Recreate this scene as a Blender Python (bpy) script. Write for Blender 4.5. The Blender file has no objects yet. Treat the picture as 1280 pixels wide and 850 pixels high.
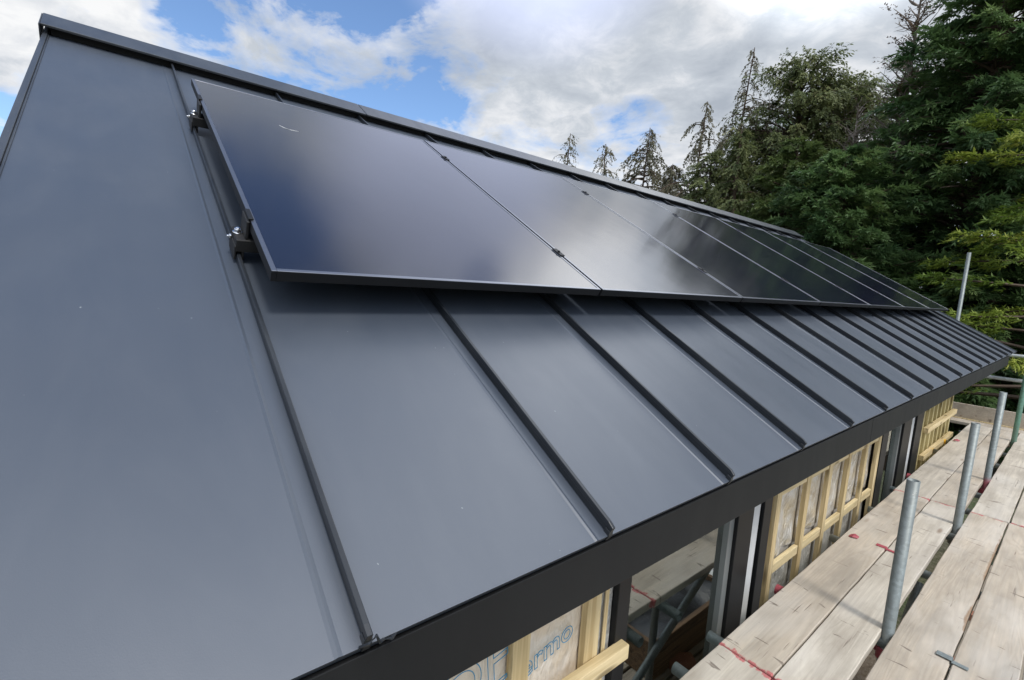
import bpy, bmesh, math, random
import numpy as np
from mathutils import Vector, Matrix

random.seed(7)
S = bpy.context.scene
COL = S.collection
R = math.radians
PITCH = 0.50889            # roof slope
SEAM = 0.5                 # seam spacing
LEN = 3.21                 # slope length eave to ridge
Y0, Y1 = -0.47, 8.55       # verge to verge
GROUND = -2.6
DECK = -1.0
ca, sa = math.cos(PITCH), math.sin(PITCH)
XR = -LEN * ca             # ridge x
ZR = LEN * sa

# ------------------------------------------------------------------ helpers
class MB:
    def __init__(self):
        self.v, self.f, self.m = [], [], []
    def add(self, vs, fs, mi=0):
        o = len(self.v)
        self.v += [tuple(p) for p in vs]
        self.f += [tuple(i + o for i in f) for f in fs]
        self.m += [mi] * len(fs)
        return self
    def box(self, x0, x1, y0, y1, z0, z1, mi=0):
        vs = [(x, y, z) for z in (z0, z1) for y in (y0, y1) for x in (x0, x1)]
        fs = [(0, 2, 3, 1), (4, 5, 7, 6), (0, 1, 5, 4), (2, 6, 7, 3), (0, 4, 6, 2), (1, 3, 7, 5)]
        return self.add(vs, fs, mi)
    def prism(self, prof, y0, y1, mi=0):
        """closed (x,z) outline (counter-clockwise seen from -y) pushed along y"""
        n = len(prof)
        vs = [(x, y0, z) for x, z in prof] + [(x, y1, z) for x, z in prof]
        fs = [tuple(range(n)), tuple(reversed(range(n, 2 * n)))]
        fs += [((i + 1) % n, i, i + n, (i + 1) % n + n) for i in range(n)]
        return self.add(vs, fs, mi)
    def prism_x(self, prof, x0, x1, mi=0):
        """closed (y,z) outline pushed along x"""
        n = len(prof)
        vs = [(x0, y, z) for y, z in prof] + [(x1, y, z) for y, z in prof]
        fs = [tuple(reversed(range(n))), tuple(range(n, 2 * n))]
        fs += [(i, (i + 1) % n, (i + 1) % n + n, i + n) for i in range(n)]
        return self.add(vs, fs, mi)
    def tube(self, a, b, r, n=20, hollow=0.0, mi=0):
        a, b = Vector(a), Vector(b)
        d = (b - a).normalized()
        u = d.orthogonal().normalized(); w = d.cross(u)
        ring = lambda c, rr: [c + (u * math.cos(2 * math.pi * i / n) + w * math.sin(2 * math.pi * i / n)) * rr for i in range(n)]
        if not hollow:
            vs = ring(a, r) + ring(b, r)
            fs = [(i, (i + 1) % n, (i + 1) % n + n, i + n) for i in range(n)] + [tuple(reversed(range(n))), tuple(range(n, 2 * n))]
        else:
            ri = r - hollow
            vs = ring(a, r) + ring(b, r) + ring(a, ri) + ring(b, ri)
            fs = []
            for i in range(n):
                j = (i + 1) % n
                fs += [(i, j, j + n, i + n), (j + 2 * n, i + 2 * n, i + 3 * n, j + 3 * n), (i + n, j + n, j + 3 * n, i + 3 * n), (j, i, i + 2 * n, j + 2 * n)]
        return self.add(vs, fs, mi)
    def path(self, pts, radii, n=6, mi=0):
        pts = [Vector(p) for p in pts]
        vs, fs = [], []
        for k, p in enumerate(pts):
            d = (pts[min(k + 1, len(pts) - 1)] - pts[max(k - 1, 0)]).normalized()
            u = Vector((0, 1, 0)).cross(d) if abs(d.y) < .9 else Vector((1, 0, 0)).cross(d)
            u.normalize(); w = d.cross(u)
            vs += [p + (u * math.cos(2 * math.pi * i / n) + w * math.sin(2 * math.pi * i / n)) * radii[k] for i in range(n)]
        for k in range(len(pts) - 1):
            for i in range(n):
                j = (i + 1) % n
                fs.append((k * n + i, k * n + j, k * n + n + j, k * n + n + i))
        fs += [tuple(reversed(range(n))), tuple(range((len(pts) - 1) * n, len(pts) * n))]
        return self.add(vs, fs, mi)
    def build(self, name, mats, parent=None, bevel=0.0, smooth=False, rot=None, seg=2):
        me = bpy.data.meshes.new(name)
        me.from_pydata(self.v, [], self.f)
        if not isinstance(mats, (list, tuple)): mats = [mats]
        for m in mats: me.materials.append(m)
        me.polygons.foreach_set('material_index', self.m)
        bm = bmesh.new(); bm.from_mesh(me)
        bmesh.ops.recalc_face_normals(bm, faces=bm.faces)
        bm.to_mesh(me); bm.free()
        if smooth: me.shade_smooth()
        o = bpy.data.objects.new(name, me)
        COL.objects.link(o)
        if rot: o.rotation_euler = rot
        if bevel:
            b = o.modifiers.new('edge', 'BEVEL'); b.width = bevel; b.segments = seg; b.limit_method = 'ANGLE'; b.angle_limit = R(40)
            b.harden_normals = False
        if smooth == 'auto':
            pass
        if parent: attach(o, parent)
        return o

def world_of(o):
    m = Matrix.LocRotScale(o.location, o.rotation_euler, o.scale)
    if o.parent: m = world_of(o.parent) @ o.matrix_parent_inverse @ m
    return m
def attach(o, parent):
    o.parent = parent
    o.matrix_parent_inverse = world_of(parent).inverted()
def tag(o, label=None, cat=None, group=None, kind=None):
    if label: o['label'] = label
    if cat: o['category'] = cat
    if group: o['group'] = group
    if kind: o['kind'] = kind
    return o
def empty(name, loc, label, cat, group=None, rot=(0, 0, 0)):
    o = bpy.data.objects.new(name, None); COL.objects.link(o)
    o.location = loc; o.rotation_euler = rot; o.empty_display_size = .1
    return tag(o, label, cat, group)

# ------------------------------------------------------------------ materials
def newmat(name):
    m = bpy.data.materials.new(name); m.use_nodes = True
    nt = m.node_tree
    return m, nt, nt.nodes['Principled BSDF']
def N(nt, t, **kw):
    n = nt.nodes.new(t)
    for k, v in kw.items():
        if k in n.inputs.keys() if isinstance(k, str) else False: n.inputs[k].default_value = v
        else: setattr(n, k, v)
    return n
def noise(nt, vec, scale, detail=4, rough=.55, dist=0):
    n = nt.nodes.new('ShaderNodeTexNoise')
    n.inputs['Scale'].default_value = scale; n.inputs['Detail'].default_value = detail
    n.inputs['Roughness'].default_value = rough; n.inputs['Distortion'].default_value = dist
    if vec: nt.links.new(vec, n.inputs['Vector'])
    return n.outputs['Fac']
def ramp(nt, fac, stops, interp='LINEAR'):
    n = nt.nodes.new('ShaderNodeValToRGB'); n.color_ramp.interpolation = interp
    el = n.color_ramp.elements
    while len(el) < len(stops): el.new(.5)
    for e, (p, c) in zip(el, stops):
        e.position = p; e.color = (c, c, c, 1) if isinstance(c, (int, float)) else (*c, 1)
    nt.links.new(fac, n.inputs['Fac'])
    return n.outputs['Color']
def mix(nt, fac, a, b, mode='MIX'):
    n = nt.nodes.new('ShaderNodeMix'); n.data_type = 'RGBA'; n.blend_type = mode
    for q, val in ((0, fac), (6, a), (7, b)):
        if hasattr(val, 'links'): nt.links.new(val, n.inputs[q])
        elif isinstance(val, (int, float)): n.inputs[q].default_value = float(val) if q == 0 else (val, val, val, 1)
        else: n.inputs[q].default_value = (*val, 1)
    return n.outputs[2]
def math_(nt, op, a, b=None, clamp=False):
    n = nt.nodes.new('ShaderNodeMath'); n.operation = op; n.use_clamp = clamp
    for i, val in enumerate((a, b)):
        if val is None: continue
        if hasattr(val, 'links'): nt.links.new(val, n.inputs[i])
        else: n.inputs[i].default_value = val
    return n.outputs[0]
def mapping(nt, scale=(1, 1, 1), loc=(0, 0, 0), coord='Object', rnd=0.0):
    tc = nt.nodes.new('ShaderNodeTexCoord')
    mp = nt.nodes.new('ShaderNodeMapping'); mp.inputs['Scale'].default_value = scale; mp.inputs['Location'].default_value = loc
    src = tc.outputs[coord]
    if rnd:
        oi = nt.nodes.new('ShaderNodeObjectInfo')
        v = nt.nodes.new('ShaderNodeVectorMath'); v.operation = 'MULTIPLY_ADD'
        cx = nt.nodes.new('ShaderNodeCombineXYZ')
        for k in range(3): nt.links.new(math_(nt, 'MULTIPLY', oi.outputs['Random'], rnd * (1, 3.7, 2.3)[k]), cx.inputs[k])
        v.operation = 'ADD'
        nt.links.new(src, v.inputs[0]); nt.links.new(cx.outputs[0], v.inputs[1]); src = v.outputs[0]
    nt.links.new(src, mp.inputs['Vector'])
    return mp.outputs['Vector']
def bump(nt, bsdf, h, strength=.3, dist=.01):
    b = nt.nodes.new('ShaderNodeBump'); b.inputs['Strength'].default_value = strength; b.inputs['Distance'].default_value = dist
    nt.links.new(h, b.inputs['Height']); nt.links.new(b.outputs['Normal'], bsdf.inputs['Normal'])

def coated_metal(name, col, rough, specks=True, grain=.05, spec=.5, ior=1.5, dust=.10):
    m, nt, b = newmat(name); b.inputs['IOR'].default_value = ior; b.inputs['Specular IOR Level'].default_value = spec
    v = mapping(nt)
    big = noise(nt, v, 1.3, 3)
    c = mix(nt, big, [x * .9 for x in col], [x * 1.1 for x in col])
    if specks:
        sp = noise(nt, v, 85, 1, .4)
        mask = ramp(nt, sp, [(.795, 0), (.83, 1)])
        few = ramp(nt, noise(nt, v, 4.5, 2), [(.5, 0), (.6, 1)])
        mk = math_(nt, 'MULTIPLY', mask, few)
        c = mix(nt, mk, c, (.4, .42, .42))
    nt.links.new(c, b.inputs['Base Color'])
    dustm = ramp(nt, noise(nt, mapping(nt, (1.1, 3.2, 1)), 1.4, 6, .65, .6), [(.45, 0), (.75, dust)])
    c = mix(nt, dustm, c, (.30, .31, .31))
    smear = math_(nt, 'ADD', math_(nt, 'MULTIPLY', noise(nt, v, 3, 5, .6), .6), math_(nt, 'MULTIPLY', noise(nt, mapping(nt, (.7, 11, 1)), 1.2, 4, .6, .4), .4))
    rr = ramp(nt, smear, [(.35, rough - .035), (.65, rough + .04)])
    nt.links.new(c, b.inputs['Base Color'])
    nt.links.new(rr, b.inputs['Roughness'])
    fine = noise(nt, v, 520, 2)
    wav = noise(nt, mapping(nt, (1.0, 2.6, 1)), 1.7, 2)
    h = math_(nt, 'ADD', math_(nt, 'MULTIPLY', fine, grain * 1.3), math_(nt, 'MULTIPLY', wav, 2.2))
    bump(nt, b, h, .4, .004)
    return m
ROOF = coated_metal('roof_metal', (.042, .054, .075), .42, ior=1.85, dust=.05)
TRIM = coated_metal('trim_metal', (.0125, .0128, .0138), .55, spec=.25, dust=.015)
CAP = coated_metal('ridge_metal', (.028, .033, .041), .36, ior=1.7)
SEAM_SHADE = coated_metal('seam_shade_metal', (.013, .016, .021), .34, specks=False)  # darker copy of the roof metal, so the seam flanks look shaded

def simple(name, col, rough=.5, metal=0.0, var=.15, scale=6, bumps=0, coat=0, spec=.5):
    m, nt, b = newmat(name)
    v = mapping(nt, rnd=5)
    c = mix(nt, noise(nt, v, scale, 5, .6), [x * (1 - var) for x in col], [min(1, x * (1 + var)) for x in col])
    nt.links.new(c, b.inputs['Base Color'])
    b.inputs['Roughness'].default_value = rough; b.inputs['Metallic'].default_value = metal
    b.inputs['Coat Weight'].default_value = coat
    b.inputs['Specular IOR Level'].default_value = spec
    if bumps: bump(nt, b, noise(nt, v, scale * 6, 4), bumps, .01)
    return m
BLACK = simple('black_aluminium', (.011, .0115, .013), .45, spec=.25)
VOID = simple('vent_strip', (.012, .012, .013), .9)
BLOCK = simple('black_block', (.012, .012, .013), .6)
STEEL = simple('stainless_bolt', (.75, .76, .78), .18, 1)
RIM = simple('panel_rim', (.010, .0105, .012), .5, 0, spec=.25)
RIM_SHEEN = simple('panel_rim_sheen', (.27, .28, .31), .34, 1)  # paler copy of the rim, painting the sky highlight on its top lip
WHITE = simple('white_lining', (.56, .57, .58), .55)
GREYF = simple('grey_glazing_bead', (.16, .17, .17), .4)
CONC = simple('concrete', (.30, .29, .27), .85, 0, .25, 3, .3)
FLOORM = simple('pale_floor', (.62, .58, .50), .6, 0, .2, 2, .2)
PLAST = simple('plaster_wall', (.45, .43, .40), .8)
BLACKP = simple('black_sheet', (.03, .031, .033), .35, 0, .3, 8, .5)
WSHEET = simple('white_sheet', (.7, .7, .68), .5, 0, .1, 5, .4)
REDP = simple('red_paint', (.50, .045, .06), .5, 0, .25, 40)
PINK = simple('pink_hoop', (.36, .07, .09), .55, 0, .3, 30)
YELLOW = simple('yellow_plastic', (.75, .42, .03), .45)
MUD = simple('mud', (.11, .085, .06), .95, 0, .4, 2, .6)
BARK = simple('bark', (.085, .06, .042), .9, 0, .35, 9, .7)
DEADW = simple('dead_wood', (.24, .20, .17), .85, 0, .3, 9, .5)
BLUEINK = simple('blue_ink', (.05, .27, .46), .6)
SCRATCH = simple('scratch', (.62, .63, .65), .6)

# solar glass
m, nt, b = newmat('solar_glass'); GLASSP = m
v = mapping(nt)
nt.links.new(mix(nt, noise(nt, v, 2, 2), (.008, .009, .018), (.011, .013, .025)), b.inputs['Base Color'])
nt.links.new(ramp(nt, noise(nt, v, 1.6, 3), [(.3, .09), (.7, .14)]), b.inputs['Roughness'])
b.inputs['IOR'].default_value = 1.8
dust = ramp(nt, noise(nt, v, 90, 1, .4), [(.815, 0), (.84, .4)])
nt.links.new(mix(nt, dust, mix(nt, noise(nt, v, 2, 2), (.008, .009, .018), (.011, .013, .025)), (.4, .4, .42)), b.inputs['Base Color'])
bump(nt, b, noise(nt, mapping(nt, (1, 1.6, 1)), 2.2, 2), .18, .004)

# window glass
m, nt, b = newmat('window_glass'); WGLASS = m
out = nt.nodes['Material Output']; nt.nodes.remove(b)
gl = nt.nodes.new('ShaderNodeBsdfGlossy'); gl.inputs['Roughness'].default_value = .015; gl.inputs['Color'].default_value = (.9, .95, .93, 1)
tr = nt.nodes.new('ShaderNodeBsdfTransparent'); tr.inputs['Color'].default_value = (.88, .92, .90, 1)
fr = nt.nodes.new('ShaderNodeFresnel'); fr.inputs['IOR'].default_value = 1.75
mx = nt.nodes.new('ShaderNodeMixShader')
nt.links.new(math_(nt, 'ADD', math_(nt, 'MULTIPLY', fr.outputs[0], 1.0), .22, True), mx.inputs[0]); nt.links.new(tr.outputs[0], mx.inputs[1]); nt.links.new(gl.outputs[0], mx.inputs[2]); nt.links.new(mx.outputs[0], out.inputs['Surface'])

def timber(name, light, dark, grain=38, axis=1, var=.25):
    m, nt, b = newmat(name)
    sc = [grain, grain, grain]; sc[axis] = 1.3
    v = mapping(nt, tuple(sc), rnd=11)
    g = noise(nt, v, 1, 5, .65, .4)
    c = mix(nt, ramp(nt, g, [(.38, 0), (.60, 1)]), [x * .82 for x in dark], light)
    v2 = mapping(nt, (1, 1, 1), rnd=11)
    kn = nt.nodes.new('ShaderNodeTexVoronoi'); kn.inputs['Scale'].default_value = 1
    s2 = [16, 16, 16]; s2[axis] = 3.2
    nt.links.new(mapping(nt, tuple(s2), rnd=11), kn.inputs['Vector'])
    k = ramp(nt, kn.outputs['Distance'], [(.12, 1), (.25, 0)])
    c = mix(nt, math_(nt, 'MULTIPLY', k, .85), c, [x * .30 for x in dark])
    c = mix(nt, math_(nt, 'MULTIPLY', ramp(nt, noise(nt, v2, 2.5, 3), [(.35, 0), (.7, 1)]), var), c, [light[0] * .62, light[1] * .64, light[2] * .5])
    nt.links.new(c, b.inputs['Base Color']); b.inputs['Roughness'].default_value = .7
    bump(nt, b, g, .25, .004)
    return m
STUD = timber('new_timber', (.66, .53, .31), (.54, .39, .19), axis=2)
RAIL = timber('new_timber_rail', (.70, .57, .34), (.57, .43, .22), axis=1)
GREENT = timber('treated_timber', (.55, .47, .25), (.40, .32, .15), axis=2)
BROWNW = timber('brown_timber', (.20, .12, .065), (.11, .065, .035), axis=1)
DARKPL = timber('old_plank', (.40, .35, .29), (.26, .22, .17), axis=1)

# weathered scaffold board: bleached softwood, saw marks, cathedral grain, splits, dirt, painted ends
m, nt, b = newmat('scaffold_board'); BOARD = m
oi = nt.nodes.new('ShaderNodeObjectInfo')
v = mapping(nt, (46, 1.6, 46), rnd=13)
fine = noise(nt, v, 1, 6, .7, .3)
vw = mapping(nt, (4.6, .34, 4.6), rnd=13)
swirl = noise(nt, vw, 1.6, 2, .5, 1.2)
rings = math_(nt, 'SINE', math_(nt, 'MULTIPLY', swirl, 70.0))
rings = ramp(nt, math_(nt, 'ADD', math_(nt, 'MULTIPLY', rings, .5), .5), [(.0, 0), (.55, .3), (1, 1)])
tone = mix(nt, oi.outputs['Random'], (.63, .58, .49), (.54, .455, .35))
c = mix(nt, ramp(nt, fine, [(.3, 0), (.68, 1)]), (.40, .355, .295), tone)
c = mix(nt, math_(nt, 'MULTIPLY', rings, math_(nt, 'ADD', .06, math_(nt, 'MULTIPLY', ramp(nt, oi.outputs['Random'], [(.55, 0), (.8, 1)]), .18))), c, (.26, .20, .15))
vd = mapping(nt, (5, 1.6, 5), rnd=13)
dirt = ramp(nt, noise(nt, vd, 1.3, 5, .6), [(.40, 0), (.66, 1)])
c = mix(nt, math_(nt, 'MULTIPLY', dirt, .62), c, (.27, .235, .19))
pale = ramp(nt, noise(nt, mapping(nt, (3, 1.1, 3), (4, 2, 1), rnd=13), 1.2, 4), [(.48, 0), (.72, 1)])
c = mix(nt, math_(nt, 'MULTIPLY', pale, .55), c, (.62, .58, .52))
# cross-cut saw / boot scuffs: short dark marks running across the board
vs_ = mapping(nt, (7, 30, 7), rnd=17)
sc = noise(nt, vs_, 1, 3, .5, .6)
scm = ramp(nt, sc, [(.665, 0), (.71, 1)])
c = mix(nt, math_(nt, 'MULTIPLY', scm, .75), c, (.13, .10, .08))
sc2 = ramp(nt, noise(nt, mapping(nt, (60, 3.2, 60), rnd=19), 1, 2, .5), [(.70, 0), (.76, 1)])
c = mix(nt, math_(nt, 'MULTIPLY', sc2, .6), c, (.12, .09, .07))
vk = nt.nodes.new('ShaderNodeTexVoronoi'); vk.inputs['Scale'].default_value = 1
nt.links.new(mapping(nt, (7.5, 1.6, 7.5), rnd=23), vk.inputs['Vector'])
c = mix(nt, math_(nt, 'MULTIPLY', ramp(nt, vk.outputs['Distance'], [(.05, 1), (.13, 0)]), .7), c, (.19, .12, .075))
# painted ends, by real distance to the sawn end
at = nt.nodes.new('ShaderNodeAttribute'); at.attribute_name = 'end_dist'
pn = noise(nt, mapping(nt, (30, 18, 30), rnd=7), 1, 4, .6)
pe = math_(nt, 'SUBTRACT', math_(nt, 'MULTIPLY', pn, .122), math_(nt, 'ADD', at.outputs['Fac'], .048))
pmask = ramp(nt, math_(nt, 'MULTIPLY', pe, 60), [(.0, 0), (.5, 1)])
c = mix(nt, math_(nt, 'MULTIPLY', pmask, .85), c, (.46, .10, .11))
# brown wear streak where a strip has torn off the edge
at2 = nt.nodes.new('ShaderNodeAttribute'); at2.attribute_name = 'streak'
st = math_(nt, 'ADD', at2.outputs['Fac'], math_(nt, 'MULTIPLY', noise(nt, mapping(nt, (26, 5, 26)), 1, 4), .55))
c = mix(nt, math_(nt, 'MULTIPLY', ramp(nt, st, [(.80, 0), (.90, 1)]), .75), c, (.24, .14, .07))
nt.links.new(c, b.inputs['Base Color']); b.inputs['Roughness'].default_value = .82
hh = math_(nt, 'SUBTRACT', math_(nt, 'ADD', math_(nt, 'MULTIPLY', fine, .6), math_(nt, 'MULTIPLY', rings, .15)), math_(nt, 'MULTIPLY', math_(nt, 'ADD', scm, sc2), .8))
bump(nt, b, hh, .45, .004)

def galv(name, col, metal=.35):
    m, nt, b = newmat(name)
    v = mapping(nt, rnd=9)
    vo = nt.nodes.new('ShaderNodeTexVoronoi'); vo.inputs['Scale'].default_value = 70
    nt.links.new(v, vo.inputs['Vector'])
    c = mix(nt, ramp(nt, vo.outputs['Color'], [(.2, 0), (.8, 1)]), [x * .88 for x in col], [x * 1.1 for x in col])
    d = ramp(nt, noise(nt, mapping(nt, (1, 1, .45), rnd=9), 9, 5, .65), [(.42, 0), (.75, 1)])
    c = mix(nt, math_(nt, 'MULTIPLY', d, .55), c, (.13, .13, .12))
    ru = ramp(nt, noise(nt, v, 24, 4, .7), [(.66, 0), (.74, 1)])
    c = mix(nt, math_(nt, 'MULTIPLY', ru, .6), c, (.55, .55, .52))
    nt.links.new(c, b.inputs['Base Color']); b.inputs['Metallic'].default_value = metal
    b.inputs['Roughness'].default_value = .5
    bump(nt, b, noise(nt, v, 60, 3), .15, .002)
    return m
GALV = galv('galvanised', (.215, .245, .245))
GALVP = galv('pale_galvanised', (.50, .53, .53), .15)
GALVG = galv('green_painted_tube', (.13, .27, .20), .15)
COUP = galv('coupler_steel', (.20, .19, .18), .4)
# galvanised with red paint splashed at the foot
m, nt, b = newmat('x'); bpy.data.materials.remove(m)
GALVR = GALV.copy(); GALVR.name = 'galvanised_red_foot'
nt = GALVR.node_tree; b = nt.nodes['Principled BSDF']
src = b.inputs['Base Color'].links[0].from_socket
geo = nt.nodes.new('ShaderNodeNewGeometry'); sx = nt.nodes.new('ShaderNodeSeparateXYZ'); nt.links.new(geo.outputs['Position'], sx.inputs[0])
hz = math_(nt, 'ADD', sx.outputs['Z'], math_(nt, 'MULTIPLY', noise(nt, mapping(nt), 12, 3), .22))
nt.links.new(mix(nt, ramp(nt, math_(nt, 'ADD', hz, 1.0), [(.10, .8), (.16, 0)]), src, (.30, .05, .07)), b.inputs['Base Color'])

# insulation membranes
def membrane(name, c0, c1, metal, rough, wr):
    m, nt, b = newmat(name)
    v = mapping(nt, (1, 1, 1), rnd=3)
    w = noise(nt, mapping(nt, (3, 9, 3.5), rnd=3), 1.5, 4, .5, 2.0)
    c = mix(nt, ramp(nt, noise(nt, mapping(nt, (1, 3, 3), rnd=3), 2.2, 4, .6, 1.0), [(.35, 0), (.65, 1)]), c0, c1)
    nt.links.new(c, b.inputs['Base Color']); b.inputs['Metallic'].default_value = metal; b.inputs['Roughness'].default_value = rough
    bump(nt, b, w, wr, .05)
    return m
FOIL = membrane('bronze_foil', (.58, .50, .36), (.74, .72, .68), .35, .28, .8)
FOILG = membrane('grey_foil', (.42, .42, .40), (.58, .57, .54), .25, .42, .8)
FOILP = membrane('pale_membrane', (.66, .56, .43), (.74, .68, .60), .15, .45, .45)

# foliage
def leafmat(name, dark, light, extra=None):
    m, nt, b = newmat(name)
    at = nt.nodes.new('ShaderNodeAttribute'); at.attribute_name = 'tint'
    stops = [(.0, dark), (.75, light)]
    if extra: stops.append((1.0, extra))
    c = ramp(nt, at.outputs['Fac'], stops)
    nt.links.new(c, b.inputs['Base Color']); b.inputs['Roughness'].default_value = .55
    b.inputs['Specular IOR Level'].default_value = .3
    out = nt.nodes['Material Output']
    tl = nt.nodes.new('ShaderNodeBsdfTranslucent'); nt.links.new(c, tl.inputs['Color'])
    ms = nt.nodes.new('ShaderNodeMixShader'); ms.inputs[0].default_value = .38
    nt.links.new(b.outputs[0], ms.inputs[1]); nt.links.new(tl.outputs[0], ms.inputs[2]); nt.links.new(ms.outputs[0], out.inputs['Surface'])
    return m
L_DARK = leafmat('dark_conifer', (.052, .105, .040), (.140, .225, .078), (.22, .29, .10))
L_MID = leafmat('mid_conifer', (.070, .110, .036), (.155, .21, .065), (.23, .26, .09))
L_OLIVE = leafmat('olive_leaf', (.085, .115, .045), (.20, .23, .09), (.27, .27, .13))
L_GOLD = leafmat('golden_conifer', (.11, .18, .03), (.27, .34, .055), (.42, .43, .09))
L_BROWN = leafmat('dead_frond', (.10, .062, .04), (.19, .125, .08), (.13, .14, .06))
L_DROOP = leafmat('droopy_conifer', (.11, .11, .065), (.21, .20, .13), (.24, .20, .14))

# ------------------------------------------------------------------ sky, sun, camera
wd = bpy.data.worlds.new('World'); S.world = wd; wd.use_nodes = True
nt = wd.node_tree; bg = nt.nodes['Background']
SUN_EL, SUN_AZ = R(55), R(98)        # azimuth measured from +y towards +x
sky = nt.nodes.new('ShaderNodeTexSky'); sky.sky_type = 'NISHITA'; sky.sun_disc = False
sky.sun_elevation = SUN_EL; sky.sun_rotation = SUN_AZ; sky.air_density = 1.0; sky.dust_density = .6; sky.ozone_density = 2.0
tc = nt.nodes.new('ShaderNodeTexCoord')
dirv = tc.outputs['Generated']
nrm = nt.nodes.new('ShaderNodeVectorMath'); nrm.operation = 'NORMALIZE'; nt.links.new(dirv, nrm.inputs[0]); dirv = nrm.outputs[0]
sx = nt.nodes.new('ShaderNodeSeparateXYZ'); nt.links.new(dirv, sx.inputs[0])
den = math_(nt, 'ADD', math_(nt, 'MAXIMUM', sx.outputs['Z'], 0.0), .22)
pv = nt.nodes.new('ShaderNodeCombineXYZ')
nt.links.new(math_(nt, 'DIVIDE', sx.outputs['X'], den), pv.inputs[0]); nt.links.new(math_(nt, 'DIVIDE', sx.outputs['Y'], den), pv.inputs[1])
P = pv.outputs[0]
n1 = noise(nt, P, 2.3, 10, .58, .35)
n2 = noise(nt, P, 8.5, 8, .64, .5)
n3 = noise(nt, P, 1.05, 3, .5)
cov = math_(nt, 'ADD', math_(nt, 'ADD', math_(nt, 'MULTIPLY', n1, .85), math_(nt, 'MULTIPLY', n2, .27)), math_(nt, 'MULTIPLY', n3, .25))
def spot(d, r_in, r_out):
    dt = nt.nodes.new('ShaderNodeVectorMath'); dt.operation = 'DOT_PRODUCT'
    nt.links.new(dirv, dt.inputs[0]); dt.inputs[1].default_value = Vector(d).normalized()
    mr = nt.nodes.new('ShaderNodeMapRange'); mr.interpolation_type = 'SMOOTHSTEP'
    mr.inputs['From Min'].default_value = math.cos(R(r_out)); mr.inputs['From Max'].default_value = math.cos(R(r_in))
    nt.links.new(dt.outputs['Value'], mr.inputs['Value'])
    return mr.outputs['Result']
def spots(base, lst):
    for d, ri, ro, k in lst:
        base = math_(nt, 'ADD', base, math_(nt, 'MULTIPLY', spot(d, ri, ro), k))
    return base
cov = spots(math_(nt, 'ADD', cov, .005), [((-.88, .24, .40), 3, 20, -.10), ((-.80, .43, .38), 0, 11, -.075), ((-.983, -.10, .15), 0, 9, -.12), ((-.579, .756, .307), 0, 4, -.12),
             ((-.62, .70, .30), 0, 3, -.08), ((-.95, -.06, .30), 1, 9, .12), ((-.62, .62, .46), 4, 17, .10), ((-.35, .85, .45), 4, 24, .12), ((-.53, .18, .82), 4, 17, -.12), ((-.5, -.1, .86), 8, 38, -.11)])
mask = ramp(nt, cov, [(.57, 0), (.625, .55), (.71, 1)])
# cloud brightness: white tops and grey bellies
sh = noise(nt, P, 2.1, 9, .56, .4)
shm = math_(nt, 'ADD', math_(nt, 'MULTIPLY', sh, .70), math_(nt, 'MULTIPLY', n2, .32))
shm = spots(math_(nt, 'ADD', shm, -.02), [((-.68, .587, .45), 2, 14, .05), ((-.439, .777, .451), 0, 4, -.10), ((-.40, .72, .58), 2, 11, -.06), ((-.50, .76, .40), 2, 9, .06), ((-.75, .60, .27), 2, 9, -.05), ((-.95, -.06, .30), 2, 12, -.08), ((-.57, .66, .49), 1, 7, .04)])
ccol = ramp(nt, shm, [(.36, (6.2, 6.25, 6.3)), (.45, (5.1, 5.25, 5.5)), (.53, (3.8, 4.1, 4.5)), (.66, (2.8, 3.1, 3.55))])
# glow added to unseen cloud near the sun and +y, lighting roof and panels
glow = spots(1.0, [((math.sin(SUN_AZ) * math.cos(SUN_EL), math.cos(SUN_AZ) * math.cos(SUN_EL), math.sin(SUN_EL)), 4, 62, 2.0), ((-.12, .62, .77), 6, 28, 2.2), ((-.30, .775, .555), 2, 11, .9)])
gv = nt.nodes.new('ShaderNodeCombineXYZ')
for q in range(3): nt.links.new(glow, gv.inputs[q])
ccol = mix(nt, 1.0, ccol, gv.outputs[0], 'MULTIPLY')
skc = mix(nt, 1.0, sky.outputs[0], (1.0, 1.12, 1.25), 'MULTIPLY')
full = mix(nt, mask, skc, ccol)
# unseen smooth bright haze above the frame, added for the near panel to reflect
added_veil = math_(nt, 'MULTIPLY', spot((-.60, .50, .62), 5, 17), .85)
nt.links.new(mix(nt, added_veil, full, (5.7, 6.3, 8.4)), bg.inputs['Color'])
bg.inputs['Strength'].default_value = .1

sun = bpy.data.lights.new('sun', 'SUN'); sun.energy = 1.5; sun.angle = R(11); sun.color = (1, .95, .88)
so = bpy.data.objects.new('sun', sun); COL.objects.link(so)
sd = Vector((math.sin(SUN_AZ) * math.cos(SUN_EL), math.cos(SUN_AZ) * math.cos(SUN_EL), math.sin(SUN_EL)))
so.rotation_euler = sd.to_track_quat('Z', 'Y').to_euler(); so.location = sd * 30

cd = bpy.data.cameras.new('camera'); co = bpy.data.objects.new('camera', cd); COL.objects.link(co); S.camera = co
cd.sensor_width = 36; cd.lens = 592.82 / 1280 * 36; cd.clip_start = .02; cd.clip_end = 3000
rx, up, fw = Vector((.63060586, .77373434, .06059222)), Vector((-.13153252, .02960471, .9908697)), Vector((-.7648761, .63281808, -.12044014))
CAM = Vector((.55302, -.23843, .4869))
M = Matrix((rx, up, -fw)).transposed().to_4x4(); M.translation = CAM
co.matrix_world = M
S.view_settings.view_transform = 'Standard'; S.view_settings.look = 'None'; S.view_settings.exposure = .62; S.view_settings.gamma = 1
S.cycles.max_bounces = 8; S.cycles.transparent_max_bounces = 16

def ray_at(px, py, D):
    d = (fw * 592.82 + rx * (px - 640) + up * (425 - py)); d /= math.hypot(d.x, d.y)
    return CAM + d * D

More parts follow.
